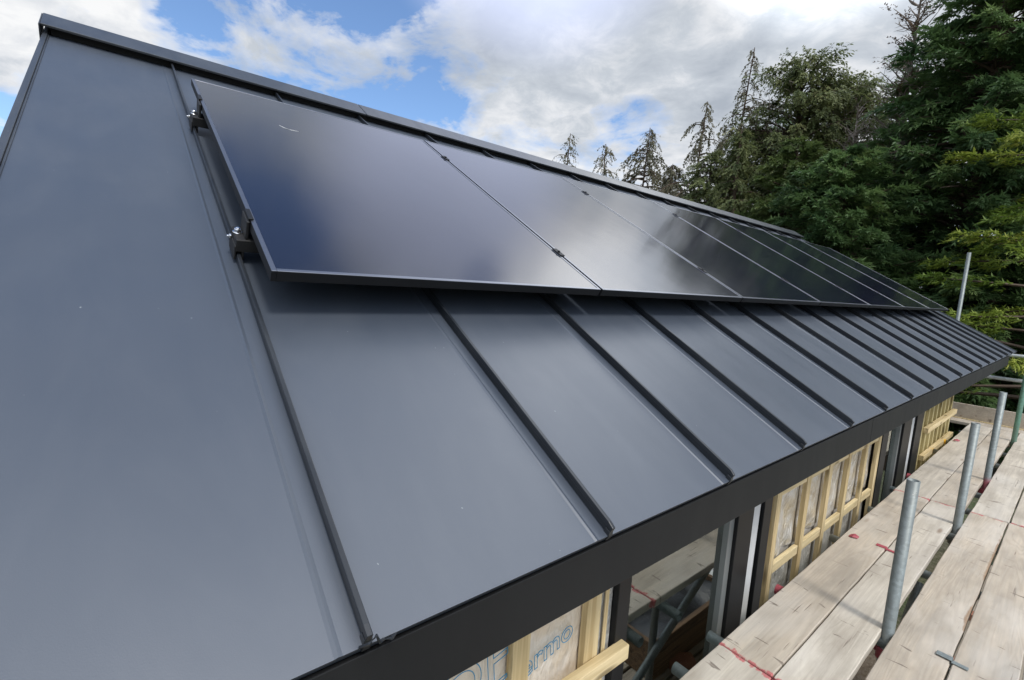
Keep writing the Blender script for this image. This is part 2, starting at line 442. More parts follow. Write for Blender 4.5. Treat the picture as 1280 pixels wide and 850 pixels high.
# ------------------------------------------------------------------ ground
g = MB(); n = 60
rng = np.random.RandomState(3)
ext = [-600, -200, -80, -40] + list(np.linspace(-25, 40, 44)) + [60, 120, 300, 600]
vs = [(x, y, GROUND + (0 if (-9 < x < 3 and -4 < y < 11) else rng.uniform(-.08, .08))) for y in ext for x in ext]
k = len(ext)
g.add(vs, [(j * k + i, j * k + i + 1, (j + 1) * k + i + 1, (j + 1) * k + i) for j in range(k - 1) for i in range(k - 1)])
m, nt, b = newmat('ground_soil'); v = mapping(nt)
c = mix(nt, ramp(nt, noise(nt, v, .35, 5), [(.4, 0), (.6, 1)]), (.13, .10, .07), (.055, .085, .028))
c = mix(nt, ramp(nt, noise(nt, v, 22, 5, .7), [(.4, 0), (.7, .6)]), c, (.24, .21, .17))
nt.links.new(c, b.inputs['Base Color']); b.inputs['Roughness'].default_value = .95; bump(nt, b, noise(nt, v, 14, 6, .7), .8, .05)
tag(g.build('ground', m), kind='structure')

# ------------------------------------------------------------------ house
house = empty('house', (XR, (Y0 + Y1) / 2, GROUND), 'new timber framed house with dark grey standing seam metal roof and unclad walls', 'house')
ROT = (0, PITCH, 0)

def roof_sheet(y0, y1):
    """pans of the near slope in roof space: x down the slope from the eave, z normal to it"""
    prof = []
    y = y0
    prof.append((y0, 0.0))
    ks = 0
    while ks * SEAM < y1 - .05:
        s = ks * SEAM
        prof += [(s - .044, 0.0), (s - .039, .0024), (s - .033, .0008), (s - .006, .0008), (s + .006, .0006), (s + .012, 0)]
        ks += 1
    prof.append((y1, 0.0))
    xs = [-LEN, -2.4, -1.6, -.8, 0.004]
    mb = MB()
    vs = [(x, yy, zz) for x in xs for yy, zz in prof]
    n_ = len(prof)
    mb.add(vs, [(a * n_ + i, (a + 1) * n_ + i, (a + 1) * n_ + i + 1, a * n_ + i + 1) for a in range(len(xs) - 1) for i in range(n_ - 1)])
    # turned-down drip and underside
    vs = [(0.004, yy, zz) for yy, zz in prof] + [(0.004 - .004, yy, -.022) for yy, zz in prof]
    mb.add(vs, [(i, i + n_, i + n_ + 1, i + 1) for i in range(n_ - 1)])
    vs = [(0, y0, -.022), (0, y1, -.022), (-LEN, y1, -.022), (-LEN, y0, -.022)]
    mb.add(vs, [(0, 1, 2, 3)])
    mb.add([(-LEN, y0, 0), (.004, y0, 0), (0, y0, -.022), (-LEN, y0, -.022)], [(0, 1, 2, 3)])
    mb.add([(-LEN, y1, 0), (.004, y1, 0), (0, y1, -.022), (-LEN, y1, -.022)], [(3, 2, 1, 0)])
    return mb
roof = roof_sheet(Y0, Y1).build('roof', ROOF, house, rot=ROT)

# rear slope as a mirrored sheet, its own part
rzf = lambda x: ZR + (x - XR) * math.tan(PITCH)
def rear_strip(xa, xb, ya, yb):
    return MB().prism([(xa, rzf(xa)), (xb, rzf(xb)), (xb, rzf(xb) - .025), (xa, rzf(xa) - .025)], ya, yb)
xe = 2 * XR; xa_, xb_ = XR - .75, XR - 2.2
for k, (q0, q1, ya, yb) in enumerate(((xb_ + .0005, xa_ - .0005, Y0, -.2), (xb_ + .0005, xa_ - .0005, 3.7, 3.9), (xb_ + .0005, xa_ - .0005, 8.2, Y1), (xa_, XR, Y0, Y1), (xe, xb_, Y0, Y1))):
    rear_strip(q0, q1, ya, yb).build('rear_roof', ROOF, house)
for ya, yb in ((-.2, 3.7), (3.9, 8.2)):  # unseen rooflights, added to let daylight into the room
    rl = rear_strip(xb_ + .06, xa_ - .06, ya + .06, yb - .06)
    mb = MB()
    for a_ in ((xb_ + .001, xb_ + .055, ya + .001, yb - .001), (xa_ - .055, xa_ - .001, ya + .001, yb - .001), (xb_ + .056, xa_ - .056, ya + .001, ya + .055), (xb_ + .056, xa_ - .056, yb - .055, yb - .001)):
        x0, x1, y0, y1 = a_
        mb.prism([(x0, rzf(x0) + .03), (x1, rzf(x1) + .03), (x1, rzf(x1) - .05), (x0, rzf(x0) - .05)], y0, y1)
    f_ = mb.build('added_rooflight', BLACK, house); rl.build('pane', WGLASS, f_)

SEAMS = 17
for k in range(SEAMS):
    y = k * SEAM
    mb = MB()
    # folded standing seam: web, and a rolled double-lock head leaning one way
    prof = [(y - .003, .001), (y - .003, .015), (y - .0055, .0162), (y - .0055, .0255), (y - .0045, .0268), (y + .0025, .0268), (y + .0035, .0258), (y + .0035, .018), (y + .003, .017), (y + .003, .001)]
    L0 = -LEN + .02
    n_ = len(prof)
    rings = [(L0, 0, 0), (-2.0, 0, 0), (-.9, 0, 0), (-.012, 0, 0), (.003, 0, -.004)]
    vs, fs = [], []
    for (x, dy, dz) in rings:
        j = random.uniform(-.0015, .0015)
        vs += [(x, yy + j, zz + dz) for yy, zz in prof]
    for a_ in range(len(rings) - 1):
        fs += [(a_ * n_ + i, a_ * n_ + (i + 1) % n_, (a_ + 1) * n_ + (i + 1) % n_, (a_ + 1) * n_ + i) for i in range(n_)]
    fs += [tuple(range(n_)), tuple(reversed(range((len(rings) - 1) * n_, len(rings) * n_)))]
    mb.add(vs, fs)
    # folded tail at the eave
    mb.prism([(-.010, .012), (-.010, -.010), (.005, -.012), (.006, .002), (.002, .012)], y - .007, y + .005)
    mb.build('roof_seam', SEAM_SHADE, roof, rot=ROT, bevel=.0006, seg=1)
# crumpled fold at the foot of the nearest seam
mb = MB()
mb.path([(.004, -.012, .004), (.010, -.004, .018), (.006, .006, .024), (.011, .012, .010), (.007, .020, .004)], [.0022] * 5, 5)
mb.path([(.006, .018, .003), (.011, .030, .006), (.006, .040, .002)], [.002, .003, .001], 5)
mb.build('seam_fold', SEAM_SHADE, roof, rot=ROT)

# ridge cap pieces, over a dark vent strip
def cap_profile():
    a, hz_ = LEN, .070
    P_ = lambda s, h: (-s * ca + h * sa, s * sa + h * ca)
    lip_t = P_(LEN - .165, .048); lip_b = P_(LEN - .163, .037); lip_i = P_(LEN - .150, .037)
    inn = (XR, ZR + .054); lip_it = P_(LEN - .150, .043)
    mir = lambda q: (2 * XR - q[0], q[1])
    return [lip_t, lip_b, lip_i, lip_it, inn, mir(lip_it), mir(lip_i), mir(lip_b), mir(lip_t), (XR - .006, ZR + .064), (XR + .006, ZR + .064)]
cuts = [Y0 - .022, 1.045, 4.06, 7.08, Y1 + .02]
for a_, b_ in zip(cuts[:-1], cuts[1:]):
    MB().prism(cap_profile(), a_, b_ - .004).build('ridge_cap', CAP, roof, bevel=.003)
mb = MB(); P_ = lambda s, h: (-s * ca + h * sa, s * sa + h * ca)
mb.prism([P_(LEN - .13, .002), P_(LEN - .13, .038), (XR, ZR + .048), (2 * XR - P_(LEN - .13, .038)[0], P_(LEN - .13, .038)[1]), (2 * XR - P_(LEN - .13, .002)[0], P_(LEN - .13, .002)[1])], Y0 + .01, Y1 - .01)
mb.build('ridge_vent', VOID, roof)
# end cover closing the cap above the near verge
mb = MB(); mb.prism([P_(LEN - .172, -.03), P_(LEN - .172, .047), (XR, ZR + .064), (XR, ZR - .04)], Y0 - .028, Y0 - .0225)
mb.build('ridge_end', CAP, roof, bevel=.003)

# verge trims: turned-up edge and drop face
for (ya, yb, sgn) in ((Y0 - .017, Y0, 1), (Y1, Y1 + .012, -1)):
    mb = MB()
    if sgn > 0:
        mb.box(-LEN + .005, .008, ya, yb, -.14, .010)
        mb.box(-LEN + .005, .004, yb + .0005, yb + .006, .001, .004)
    else:
        mb.box(-LEN + .005, .006, ya, yb, -.035, .010)
    mb.build('verge_trim', CAP, roof, rot=ROT, bevel=.004)

# roof build-up under the sheet
mb = MB(); mb.box(-LEN + .03, -.075, Y0 + .02, 7.80, -.15, -.030)
mb.build('roof_deck', BROWNW, house, rot=ROT)

# fascia in lengths with hairline joints
for a_, b_ in ((Y0 - .03, 2.335), (2.338, 5.35), (5.353, 7.86)):
    mb = MB(); mb.prism([(-.020, -.024), (-.002, -.018), (-.001, -.129), (-.020, -.131)], a_, b_)
    mb.build('fascia', TRIM, house, bevel=.002)
mb = MB(); mb.box(-.52, -.022, Y0, 7.86, -.131, -.117)
mb.build('soffit', TRIM, house)
mb = MB(); mb.box(-.50, -.012, 7.861, 7.875, -.131, -.015)   # return of the fascia towards the gable
mb.prism([(-.50, -.131), (-.50, .22), (-.012, -.030), (-.012, -.131)], 7.8625, 7.8745)
mb.build('fascia_return', TRIM, house)

# ---- walls
XF = -.40              # front of studs
XM = -.432             # membrane
ZT, ZB = -.135, -2.45
def wall(name, x0, x1, y0, y1, z0, z1, mat):
    return MB().box(x0, x1, y0, y1, z0, z1).build(name, mat, house)
for y0, y1 in ((-.38, 1.12), (2.44, 4.54), (6.07, 7.80)):
    wall('wall', -.62, -.47, y0, y1, GROUND, ZT, PLAST)
# sole wall below windows and unseen rear wall, left nearly open to let light in
wall('sill_wall', -.62, -.47, 1.121, 2.439, GROUND, ZB, CONC)
wall('sill_wall', -.62, -.47, 4.541, 6.069, GROUND, ZB, CONC)
XB = 2 * XR + .45
for y0, y1 in ((-.38, .0), (7.6, 7.8)):
    wall('wall', XB, XB + .15, y0, y1, GROUND, ZT, PLAST)
for ya in (-.38, 7.65):
    mb = MB(); mb.prism([(XB + .151, GROUND), (-.621, GROUND), (-.621, .12), (XR, ZR - .30), (XB + .151, .12)], ya, ya + .15)
    mb.build('gable_wall', PLAST, house)
mb = MB(); mb.box(XB, -.63, -.36, 7.79, GROUND + .01, ZB)
mb.build('floor_slab', FLOORM, house)

def sheet(name, mat, y0, y1, z0, z1, x, amp, seed, parent):
    """wrinkled membrane held between studs"""
    r_ = np.random.RandomState(seed); ny, nz = 26, 40
    ph = r_.uniform(0, 6.28, 8); fr_ = r_.uniform(6, 30, (8, 2)); 
    mb = MB(); vs = []
    for j in range(nz + 1):
        for i in range(ny + 1):
            y = y0 + (y1 - y0) * i / ny; z = z0 + (z1 - z0) * j / nz
            e = min(1, 4 * min(i, ny - i) / ny)
            d = sum(math.sin(fr_[q, 0] * y + fr_[q, 1] * z + ph[q]) for q in range(8)) / 8
            vs.append((x + amp * e * (d + .25), y, z))
    mb.add(vs, [(j * (ny + 1) + i, j * (ny + 1) + i + 1, (j + 1) * (ny + 1) + i + 1, (j + 1) * (ny + 1) + i) for j in range(nz) for i in range(ny)])
    return mb.build(name, mat, parent, smooth=True)

def stud(parent, y0, y1, x0=XM + .004, x1=XF, z0=ZB, z1=ZT - .002, mat=None, name='stud', lean=0):
    j = random.uniform(-.004, .004)
    mb = MB()
    vs = [(x, y + dy, z) for z, dy in ((z0, lean), (z1, 0)) for y in (y0 + j, y1 + j) for x in (x0, x1)]
    mb.add(vs, [(0, 2, 3, 1), (4, 5, 7, 6), (0, 1, 5, 4), (2, 6, 7, 3), (0, 4, 6, 2), (1, 3, 7, 5)])
    return mb.build(name, mat or STUD, parent, bevel=.0025)

# wall panel with printed membrane, nearest
p1 = MB().box(-.4695, XM - .012, -.38, 1.118, ZB, ZT - .003).build('wall_panel', PLAST, house)
p1['label'] = 'open timber wall panel with pale printed insulation membrane'
sheet('membrane', FOILP, -.38, 1.085, ZB, ZT - .004, XM - .002, .012, 4, p1)
for y0, y1 in ((-.10, -.055), (.24, .285), (.625, .695), (.962, 1.035)):
    stud(p1, y0, y1)
s_ = sheet('foil_edge', FOILG, 1.036, 1.117, ZB, ZT - .004, XM + .012, .012, 9, p1)
stud(p1, 1.062, 1.082, XM + .02, XF - .006)
mb = MB(); mb.box(XF + .002, XF + .040, -.38, 1.165, -.862, -.805); mb.build('rail', RAIL, p1, bevel=.003)
mb = MB(); mb.box(XF + .002, XF + .040, -.38, 1.12, -1.56, -1.505); mb.build('rail', RAIL, p1, bevel=.003)

def outline_text(body, size, y, z, tilt, x, parent, off=.0016):
    cu = bpy.data.curves.new('lettering', 'FONT'); cu.body = body; cu.size = size; cu.fill_mode = 'NONE'; cu.bevel_depth = off; cu.bevel_resolution = 0
    cu.space_character = 1.02; cu.offset = .001; cu.shear = .12
    cu.materials.append(BLUEINK)
    o = bpy.data.objects.new('lettering', cu); COL.objects.link(o)
    # text plane: reading direction +y, up +z, facing +x
    Mx = Matrix(((0, 0, 1, x), (1, 0, 0, y), (0, 1, 0, z), (0, 0, 0, 1)))
    o.matrix_world = Mx @ Matrix.Rotation(tilt, 4, 'Z')
    loc, rot, sc_ = o.matrix_world.decompose()
    me = bpy.data.meshes.new_from_object(o.evaluated_get(bpy.context.evaluated_depsgraph_get()))
    COL.objects.unlink(o); bpy.data.objects.remove(o)
    if not me.materials: me.materials.append(BLUEINK)
    o = bpy.data.objects.new('lettering', me); COL.objects.link(o)
    o.location = loc; o.rotation_euler = rot.to_euler()
    attach(o, parent)
    return o
outline_text('Thermo', .105, .572, -.770, R(13), XM + .0125, p1)
outline_text('ROOF', .20, .10, -.80, R(13), XM + .0125, p1)
outline_text('Thermo', .105, .235, -.93, R(13), XM + .0125, p1)

# wall panel with foil bays between open studs
p2 = MB().box(-.4695, XM - .030, 2.475, 4.538, ZB, ZT - .003).build('wall_panel', PLAST, house)
p2['label'] = 'open timber wall panel with bronze foil between pale studs'
st2 = [2.505, 2.94, 3.325, 3.715, 4.13, 4.47]
for i, y in enumerate(st2):
    stud(p2, y, y + (.058 if i < 5 else .066), lean=0)
for i, (a_, b_) in enumerate(zip(st2[:-1], st2[1:])):
    y0, y1 = a_ + .064, b_ - .006
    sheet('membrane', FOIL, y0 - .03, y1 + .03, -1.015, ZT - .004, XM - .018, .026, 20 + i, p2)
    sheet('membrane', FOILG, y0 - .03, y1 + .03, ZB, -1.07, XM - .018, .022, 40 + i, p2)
    mb = MB(); mb.box(XM + .004, XF - .004, y0, y1, -1.068, -1.012); mb.build('noggin', RAIL, p2, bevel=.0025)
    mb = MB(); mb.box(XM + .004, XF - .004, y0, y1, -.585 if False else -.60, -.555); mb.build('noggin', RAIL, p2, bevel=.0025)
    mb = MB(); mb.box(XM + .004, XF - .004, y0, y1, -1.70, -1.645); mb.build('noggin', RAIL, p2, bevel=.0025)

# far wall panel of treated timber with two rails
p3 = MB().box(-.4695, XM - .004, 6.09, 7.80, ZB, ZT - .003).build('wall_panel', GREENT, house)
p3['label'] = 'far wall panel of greenish battens with two horizontal rails'
for i in range(8):
    y = 6.10 + i * .226
    stud(p3, y, y + .052, mat=GREENT)
for z0 in (-.80, -1.095):
    mb = MB(); mb.box(XF + .002, XF + .045, 6.14, 7.79, z0, z0 + .055); mb.build('rail', RAIL, p3, bevel=.003)

# ---- windows: posts, casement, pane, white lining
def window(y0, y1, g0, g1, tail, label):
    mb = MB(); mb.box(XF - .07, XF + .005, y0, g0, ZB, ZT - .003); 
    mb.box(XF - .07, XF + .005, g1 + .05, tail[0], ZB, ZT - .003)
    mb.box(XF - .069, XF + .002, g0 + .0005, g1 + .0495, ZB, ZB + .09)
    w = mb.build('window', BLACK, house, bevel=.003); w['label'] = label
    MB().box(XF - .045, XF - .039, g0 + .001, g1 - .001, ZB + .091, ZT - .004).build('pane', WGLASS, w)
    MB().box(XF - .055, XF - .012, g1, g1 + .049, ZB + .091, ZT - .004).build('glazing_bead', GREYF, w, bevel=.002)
    # white lining set at an angle between the two dark posts
    mb = MB(); mb.add([(XF - .075, tail[0] + .001, ZT - .004), (XF - .012, tail[1], ZT - .004), (XF - .012, tail[1] - .03, ZB), (XF - .075, tail[0] + .001, ZB),
                       (XF - .095, tail[0] + .001, ZT - .004), (XF - .032, tail[1], ZT - .004), (XF - .032, tail[1] - .03, ZB), (XF - .095, tail[0] + .001, ZB)],
                      [(0, 1, 2, 3), (7, 6, 5, 4), (0, 4, 5, 1), (1, 5, 6, 2), (2, 6, 7, 3), (3, 7, 4, 0)])
    mb.build('lining', WHITE, w)
    mb = MB(); mb.box(XF - .07, XF + .006, tail[1] + .002, tail[2], ZB, ZT - .003); mb.build('mullion', BLACK, w, bevel=.003)
    return w
window(1.121, 2.44, 1.195, 1.985, (2.205, 2.325, 2.425), 'near dark framed window reflecting the scaffold')
window(4.545, 6.07, 4.72, 5.20, (5.55, 5.76, 6.05), 'far dark framed window between two timber panels')

# ------------------------------------------------------------------ inside the room
ZL = GROUND + .163
crate = empty('timber_trough', (.75, 3.5, ZL), 'brown open timber trough holding black sheeting, mirrored in the near window', 'trough')
for a_ in ((2.75, 2.79), (3.95, 3.99)): MB().box(.30, 1.16, *a_, ZL, ZL + .30).build('end_board', BROWNW, crate, bevel=.004)
for a_ in ((.301, .34), (1.12, 1.159)): MB().box(*a_, 2.791, 3.949, ZL, ZL + .30).build('side_board', BROWNW, crate, bevel=.004)
def crumple(name, mat, x0, x1, y0, y1, z, amp, seed, tilt=0):
    r_ = np.random.RandomState(seed); n_ = 22; ph = r_.uniform(0, 6.28, 7); fr_ = r_.uniform(-9, 9, (7, 2))
    mb = MB(); vs = []
    for t in (0, -.004):
        for j in range(n_ + 1):
            for i in range(n_ + 1):
                x = x0 + (x1 - x0) * i / n_; y = y0 + (y1 - y0) * j / n_
                vs.append((x, y, z + t + tilt * (x - x0) + amp * abs(sum(math.sin(f_[0] * x + f_[1] * y + p_) for f_, p_ in zip(fr_, ph)) / 3)))
    q = (n_ + 1) ** 2
    for o_ in (0, q):
        mb.add([], [])
    fs = [(j * (n_ + 1) + i, j * (n_ + 1) + i + 1, (j + 1) * (n_ + 1) + i + 1, (j + 1) * (n_ + 1) + i) for j in range(n_) for i in range(n_)]
    mb.add(vs, fs + [tuple(reversed([a + q for a in f])) for f in fs])
    return mb.build(name, mat, smooth=True)
tag(crumple('black_sheeting', BLACKP, .345, 1.115, 2.80, 3.94, ZL + .17, .10, 5), 'crumpled black sheeting lying in the brown trough under the deck', 'sheeting')
tag(crumple('white_sheeting', WSHEET, .10, 1.1, 4.10, 4.95, ZL + .02, .08, 8), 'white sheeting spread on the lower planks beyond the brown trough', 'sheeting')
tag(crumple('dust_sheet', WSHEET, -2.2, -.9, 2.3, 3.6, ZB + .01, .03, 11), 'pale dust sheet on the room floor behind the near window', 'sheeting')

# ------------------------------------------------------------------ solar panels
P_PITCH, P_W, P_S0, P_S1, P_H = 1.1312, 1.119, .768, 2.405, .122
FR = .011
place = ['largest and nearest solar panel beside the first roof seam', 'second solar panel from the near end, showing clear cloud reflection', 'third solar panel, where cloud and tree reflections meet',
         'fourth solar panel, middle one of the row', 'fifth solar panel, dark with tree reflection, just past the middle of the row', 'sixth solar panel, last but one at the far end of the row', 'seventh and farthest solar panel by the far gable']
def roofpt(y, s, h): return (-s * ca + h * sa, y, s * sa + h * ca)
panel_parts = None
def panel_frame(y0):
    mb = MB(); y1 = y0 + P_W; x0, x1 = -P_S1, -P_S0; zt, zb = P_H, P_H - .027
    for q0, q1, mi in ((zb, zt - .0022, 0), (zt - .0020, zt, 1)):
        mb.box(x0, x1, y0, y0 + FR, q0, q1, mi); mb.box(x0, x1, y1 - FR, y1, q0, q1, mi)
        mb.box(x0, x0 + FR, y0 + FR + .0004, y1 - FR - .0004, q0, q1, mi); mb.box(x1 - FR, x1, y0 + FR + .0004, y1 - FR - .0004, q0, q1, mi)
    # inner return flange of the frame
    for a_ in ((x0 + .0005, x1 - .0005, y0 + .0005, y0 + .028), (x0 + .0005, x1 - .0005, y1 - .028, y1 - .0005)): mb.box(*a_, zb - .0015, zb + .001)
    return mb
def clamp_mb(y, s, end=False):
    mb = MB()
    if end:
        mb.box(-s - .03, -s + .03, y - .004, y + .008, P_H + .001, P_H + .0045)
        mb.box(-s - .03, -s + .03, y - .0045, y - .0012, P_H - .05, P_H + .004)
    else:
        mb.box(-s - .03, -s + .03, y - .013, y + .013, P_H + .001, P_H + .0045)
        mb.box(-s - .03, -s + .03, y - .004, y + .004, P_H - .04, P_H + .001)
        mb.tube((-s, y, P_H + .0045), (-s, y, P_H + .010), .006, 6)
    return mb
gap = (P_PITCH - P_W) / 2
for i in range(7):
    y0 = .020 + i * P_PITCH
    e = empty('solar_panel', roofpt(y0 + P_W / 2, P_S0, P_H - .034), place[i], 'solar panel', 'solar panels on the roof', ROT)
    panel_frame(y0).build('frame', [RIM, RIM_SHEEN], e, bevel=.0006, rot=ROT, seg=1)
    MB().box(-P_S1 + FR + .0005, -P_S0 - FR - .0005, y0 + FR + .0005, y0 + P_W - FR - .0005, P_H - .008, P_H - .0012).build('glass', GLASSP, e, rot=ROT)
    MB().box(-P_S1 + FR + .02, -P_S0 - FR - .02, y0 + FR + .02, y0 + P_W - FR - .02, P_H - .0125, P_H - .0085).build('backsheet', BLOCK, e, rot=ROT)
    for s in (2.11, 1.05):
        if i < 6: clamp_mb(y0 + P_W + gap, s).build('mid_clamp', BLACK if False else RIM, e, bevel=.001, rot=ROT, seg=1)
        if i in (0, 6):
            yy = y0 - .0005 if i == 0 else y0 + P_W + .0005
            sgn = 1 if i == 0 else -1
            mb = clamp_mb(yy, s, True) if i == 0 else MB().box(-s - .03, -s + .03, yy - .008, yy + .004, P_H + .001, P_H + .0045)
            mb.build('end_clamp', BLACK, e, bevel=.001, rot=ROT, seg=1)
    # brackets gripping the seams under each joint
    for s in (2.06, 1.05):
        yb = y0 - .016 if i == 0 else y0 - .006
        mb = MB()
        if i == 0:
            mb.box(-s - .040, -s + .040, -.009, .048, .034, .068)
            mb.box(-s - .036, -s + .040, -.012, -.0070, .010, .050); mb.box(-s - .036, -s + .040, .0055, .011, .010, .050)
            mb.box(-s - .034, -s + .034, .011, .019, .0685, P_H - .004)
        else:
            mb.box(-s - .05, -s + .05, y0 - .03, y0 + .02, .036, P_H - .030)
        br = mb.build('bracket', BLOCK, e, bevel=.003, rot=ROT)
        if i == 0:
            mb = MB()
            mb.tube((-s - .006, .000, .0702), (-s - .006, .000, .0785), .0092, 6)
            mb.tube((-s - .006, .000, .0680), (-s - .006, .000, .0700), .0120, 16)
            mb.tube((-s - .006, .000, .0786), (-s - .006, .000, .0815), .0050, 10)
            mb.build('bolt', STEEL, br, rot=ROT, bevel=.001, seg=1)
            mb = MB(); mb.tube((-s - .012, -.018, .052), (-s - .012, -.0125, .052), .0065, 6); mb.tube((-s - .012, -.023, .052), (-s - .012, -.0182, .052), .0035, 8)
            mb.build('bolt', STEEL, br, rot=ROT, bevel=.001, seg=1)
    if i == 0:
        mb = MB(); mb.path([(-1.985, .285, P_H - .0009), (-1.965, .300, P_H - .0009), (-1.955, .325, P_H - .0009), (-1.960, .355, P_H - .0009)], [.0008, .0016, .0014, .0005], 5)
        mb.build('scratch', SCRATCH, e, rot=ROT)

# ------------------------------------------------------------------ scaffold
TUBE = .02415
def board(x0, x1, y0, y1, label, ends='', streak=None, z=DECK, th=.038, yaw=0, mat=None, name='scaffold_board', group='boards of the scaffold deck'):
    W_, L_ = x1 - x0, y1 - y0
    mb = MB(); r_ = np.random.RandomState(int(abs(x0 * 977 + y0 * 131)) % 9999)
    ny = 24; nx = 6
    bow = r_.uniform(-.003, .003); cup = r_.uniform(-.0015, .0025); tw = r_.uniform(-.002, .002)
    ys = [-L_ / 2, -L_ / 2 + .003] + [-L_ / 2 + L_ * k / ny for k in range(1, ny)] + [L_ / 2 - .003, L_ / 2]
    edge = [r_.uniform(-.0018, .0018) for _ in ys]; edge2 = [r_.uniform(-.0018, .0018) for _ in ys]
    prof = [(-1, -th, 0), (-1, -.004, 0), (-.965, 0, 1), (-.5, 0, 1), (0, 0, 1), (.5, 0, 1), (.965, 0, 1), (1, -.004, 0), (1, -th, 0)]
    vs = []
    for k, y in enumerate(ys):
        for (u, zz, t) in prof:
            x = u * W_ / 2 + (edge[k] if u < -.9 else edge2[k] if u > .9 else 0)
            zz2 = zz + bow * math.cos(2.2 * y / L_) + cup * (u * u - .5) + tw * u * y / L_ * 2
            if k in (0, len(ys) - 1) and t: zz2 -= .004
            vs.append((x, y, zz2))
    n_ = len(prof); fs = []
    for k in range(len(ys) - 1):
        fs += [(k * n_ + i, k * n_ + (i + 1) % n_, (k + 1) * n_ + (i + 1) % n_, (k + 1) * n_ + i) for i in range(n_)]
    fs += [tuple(range(n_)), tuple(reversed(range((len(ys) - 1) * n_, len(ys) * n_)))]
    mb.add(vs, fs)
    o = mb.build(name, mat or BOARD)
    me = o.data
    at_ = me.attributes.new('end_dist', 'FLOAT', 'POINT'); a2 = me.attributes.new('streak', 'FLOAT', 'POINT')
    ed, sk = [], []
    for vtx in me.vertices:
        d_ = 9
        if 'n' in ends: d_ = min(d_, vtx.co.y + L_ / 2)
        if 'f' in ends: d_ = min(d_, L_ / 2 - vtx.co.y)
        ed.append(min(d_, 9))
        s_ = 0
        if streak:
            yw = vtx.co.y + (y0 + y1) / 2; u = vtx.co.x / (W_ / 2)
            if streak[0] < yw < streak[1] and u > .4: s_ = .60 if u > .9 else 0.0
        sk.append(s_)
    at_.data.foreach_set('value', ed); a2.data.foreach_set('value', sk)
    o.location = ((x0 + x1) / 2, (y0 + y1) / 2, z); o.rotation_euler = (0, 0, yaw)
    return tag(o, label, 'scaffold board', group)
board(-.272, -.060, -1.2, 1.702, 'short pale scaffold board beside the near window, ending at the red painted joint', 'f', z=DECK + .004)
board(-.054, .128, -1.2, 1.702, 'narrow near scaffold board ending at the red joint beside the first pole', 'f')
board(-.276, -.060, 1.712, 4.596, 'scaffold board next to the foil wall panel, red painted at both ends', 'nf')
board(-.054, .130, 1.712, 4.604, 'scaffold board on the house side of the first pole, between two red joints', 'nf')
board(-.285, -.064, 4.606, 8.42, 'far scaffold board next to the greenish far wall panel', 'n')
board(-.058, .134, 4.612, 8.40, 'far scaffold board on the house side of the red footed pole', '')
board(.170, .366, .6, 4.612, 'scaffold board with a brown torn streak right of the first pole', 'f', (2.75, 4.3))
board(.174, .372, 4.622, 8.42, 'warm brown far scaffold board right of the third pole', '')
board(.374, .560, .6, 4.606, 'scaffold board with swirling knotty grain, carrying half the grey clip', '')
board(.380, .575, 4.618, 8.42, 'far scaffold board at the right frame edge beyond the joint', 'n')
board(.568, .760, .6, 4.4, 'outermost near scaffold board in the lower right corner', '')
# cross board and toe board closing the far end
o = board(-.75, 1.5, 8.43, 8.66, 'pale scaffold board laid crosswise at the far end of the deck', '', mat=BOARD)
toe = MB().box(-1.6, 1.6, 8.70, 8.738, DECK - .01, DECK + .205).build('toe_board', DARKPL if False else BOARD, bevel=.003)
toe.location = (0, 0, 0)
for nm_ in ('end_dist', 'streak'):
    a_ = toe.data.attributes.new(nm_, 'FLOAT', 'POINT'); a_.data.foreach_set('value', [9.0 if nm_ == 'end_dist' else 0.0] * len(toe.data.vertices))
tag(toe, 'brown grey toe board standing on edge across the far end of the scaffold', 'toe board')
tag(MB().box(-1.6, 1.6, 8.664, 8.695, DECK - .01, DECK + .012).build('timber_strip', RAIL, bevel=.002), 'thin orange timber strip at the foot of the far toe board', 'timber strip')

def pole(x, y, zt, label, mat=GALV, lean=(0, 0), z0=GROUND + .004, group='upright scaffold poles'):
    mb = MB().tube((0, 0, 0), (lean[0], lean[1], zt - z0), TUBE, 28, .004)
    o = mb.build('scaffold_pole', mat)
    for p_ in o.data.polygons: p_.use_smooth = len(p_.vertices) == 4 and abs(p_.normal.z) < .5
    o.location = (x, y, z0)
    tag(o, label, 'scaffold pole', group)
    MB().box(x - .075, x + .075, y - .075, y + .075, z0 - .003, z0 + .003).build('base_plate', COUP, o)
    return o
pole(.149, 2.455, -.275, 'nearest upright galvanised scaffold pole, open topped, rising between the boards')
pole(.151, 4.22, -.27, 'second upright galvanised scaffold pole, between the nearest and the red footed one')
pole(.154, 5.66, -.20, 'upright scaffold pole with red paint at its foot', GALVR)
pole(.166, 7.78, .9, 'green painted scaffold pole at the right frame edge', GALVG)
pole(-.72, 9.5, 1.335, 'tall far scaffold pole rising behind the roof corner against the trees', GALV)
pole(1.32, 2.45, 1.2, 'outer scaffold pole beside the walkway, near bay', GALV)
pole(1.32, 5.66, 1.2, 'outer scaffold pole beside the walkway, far bay', GALV)

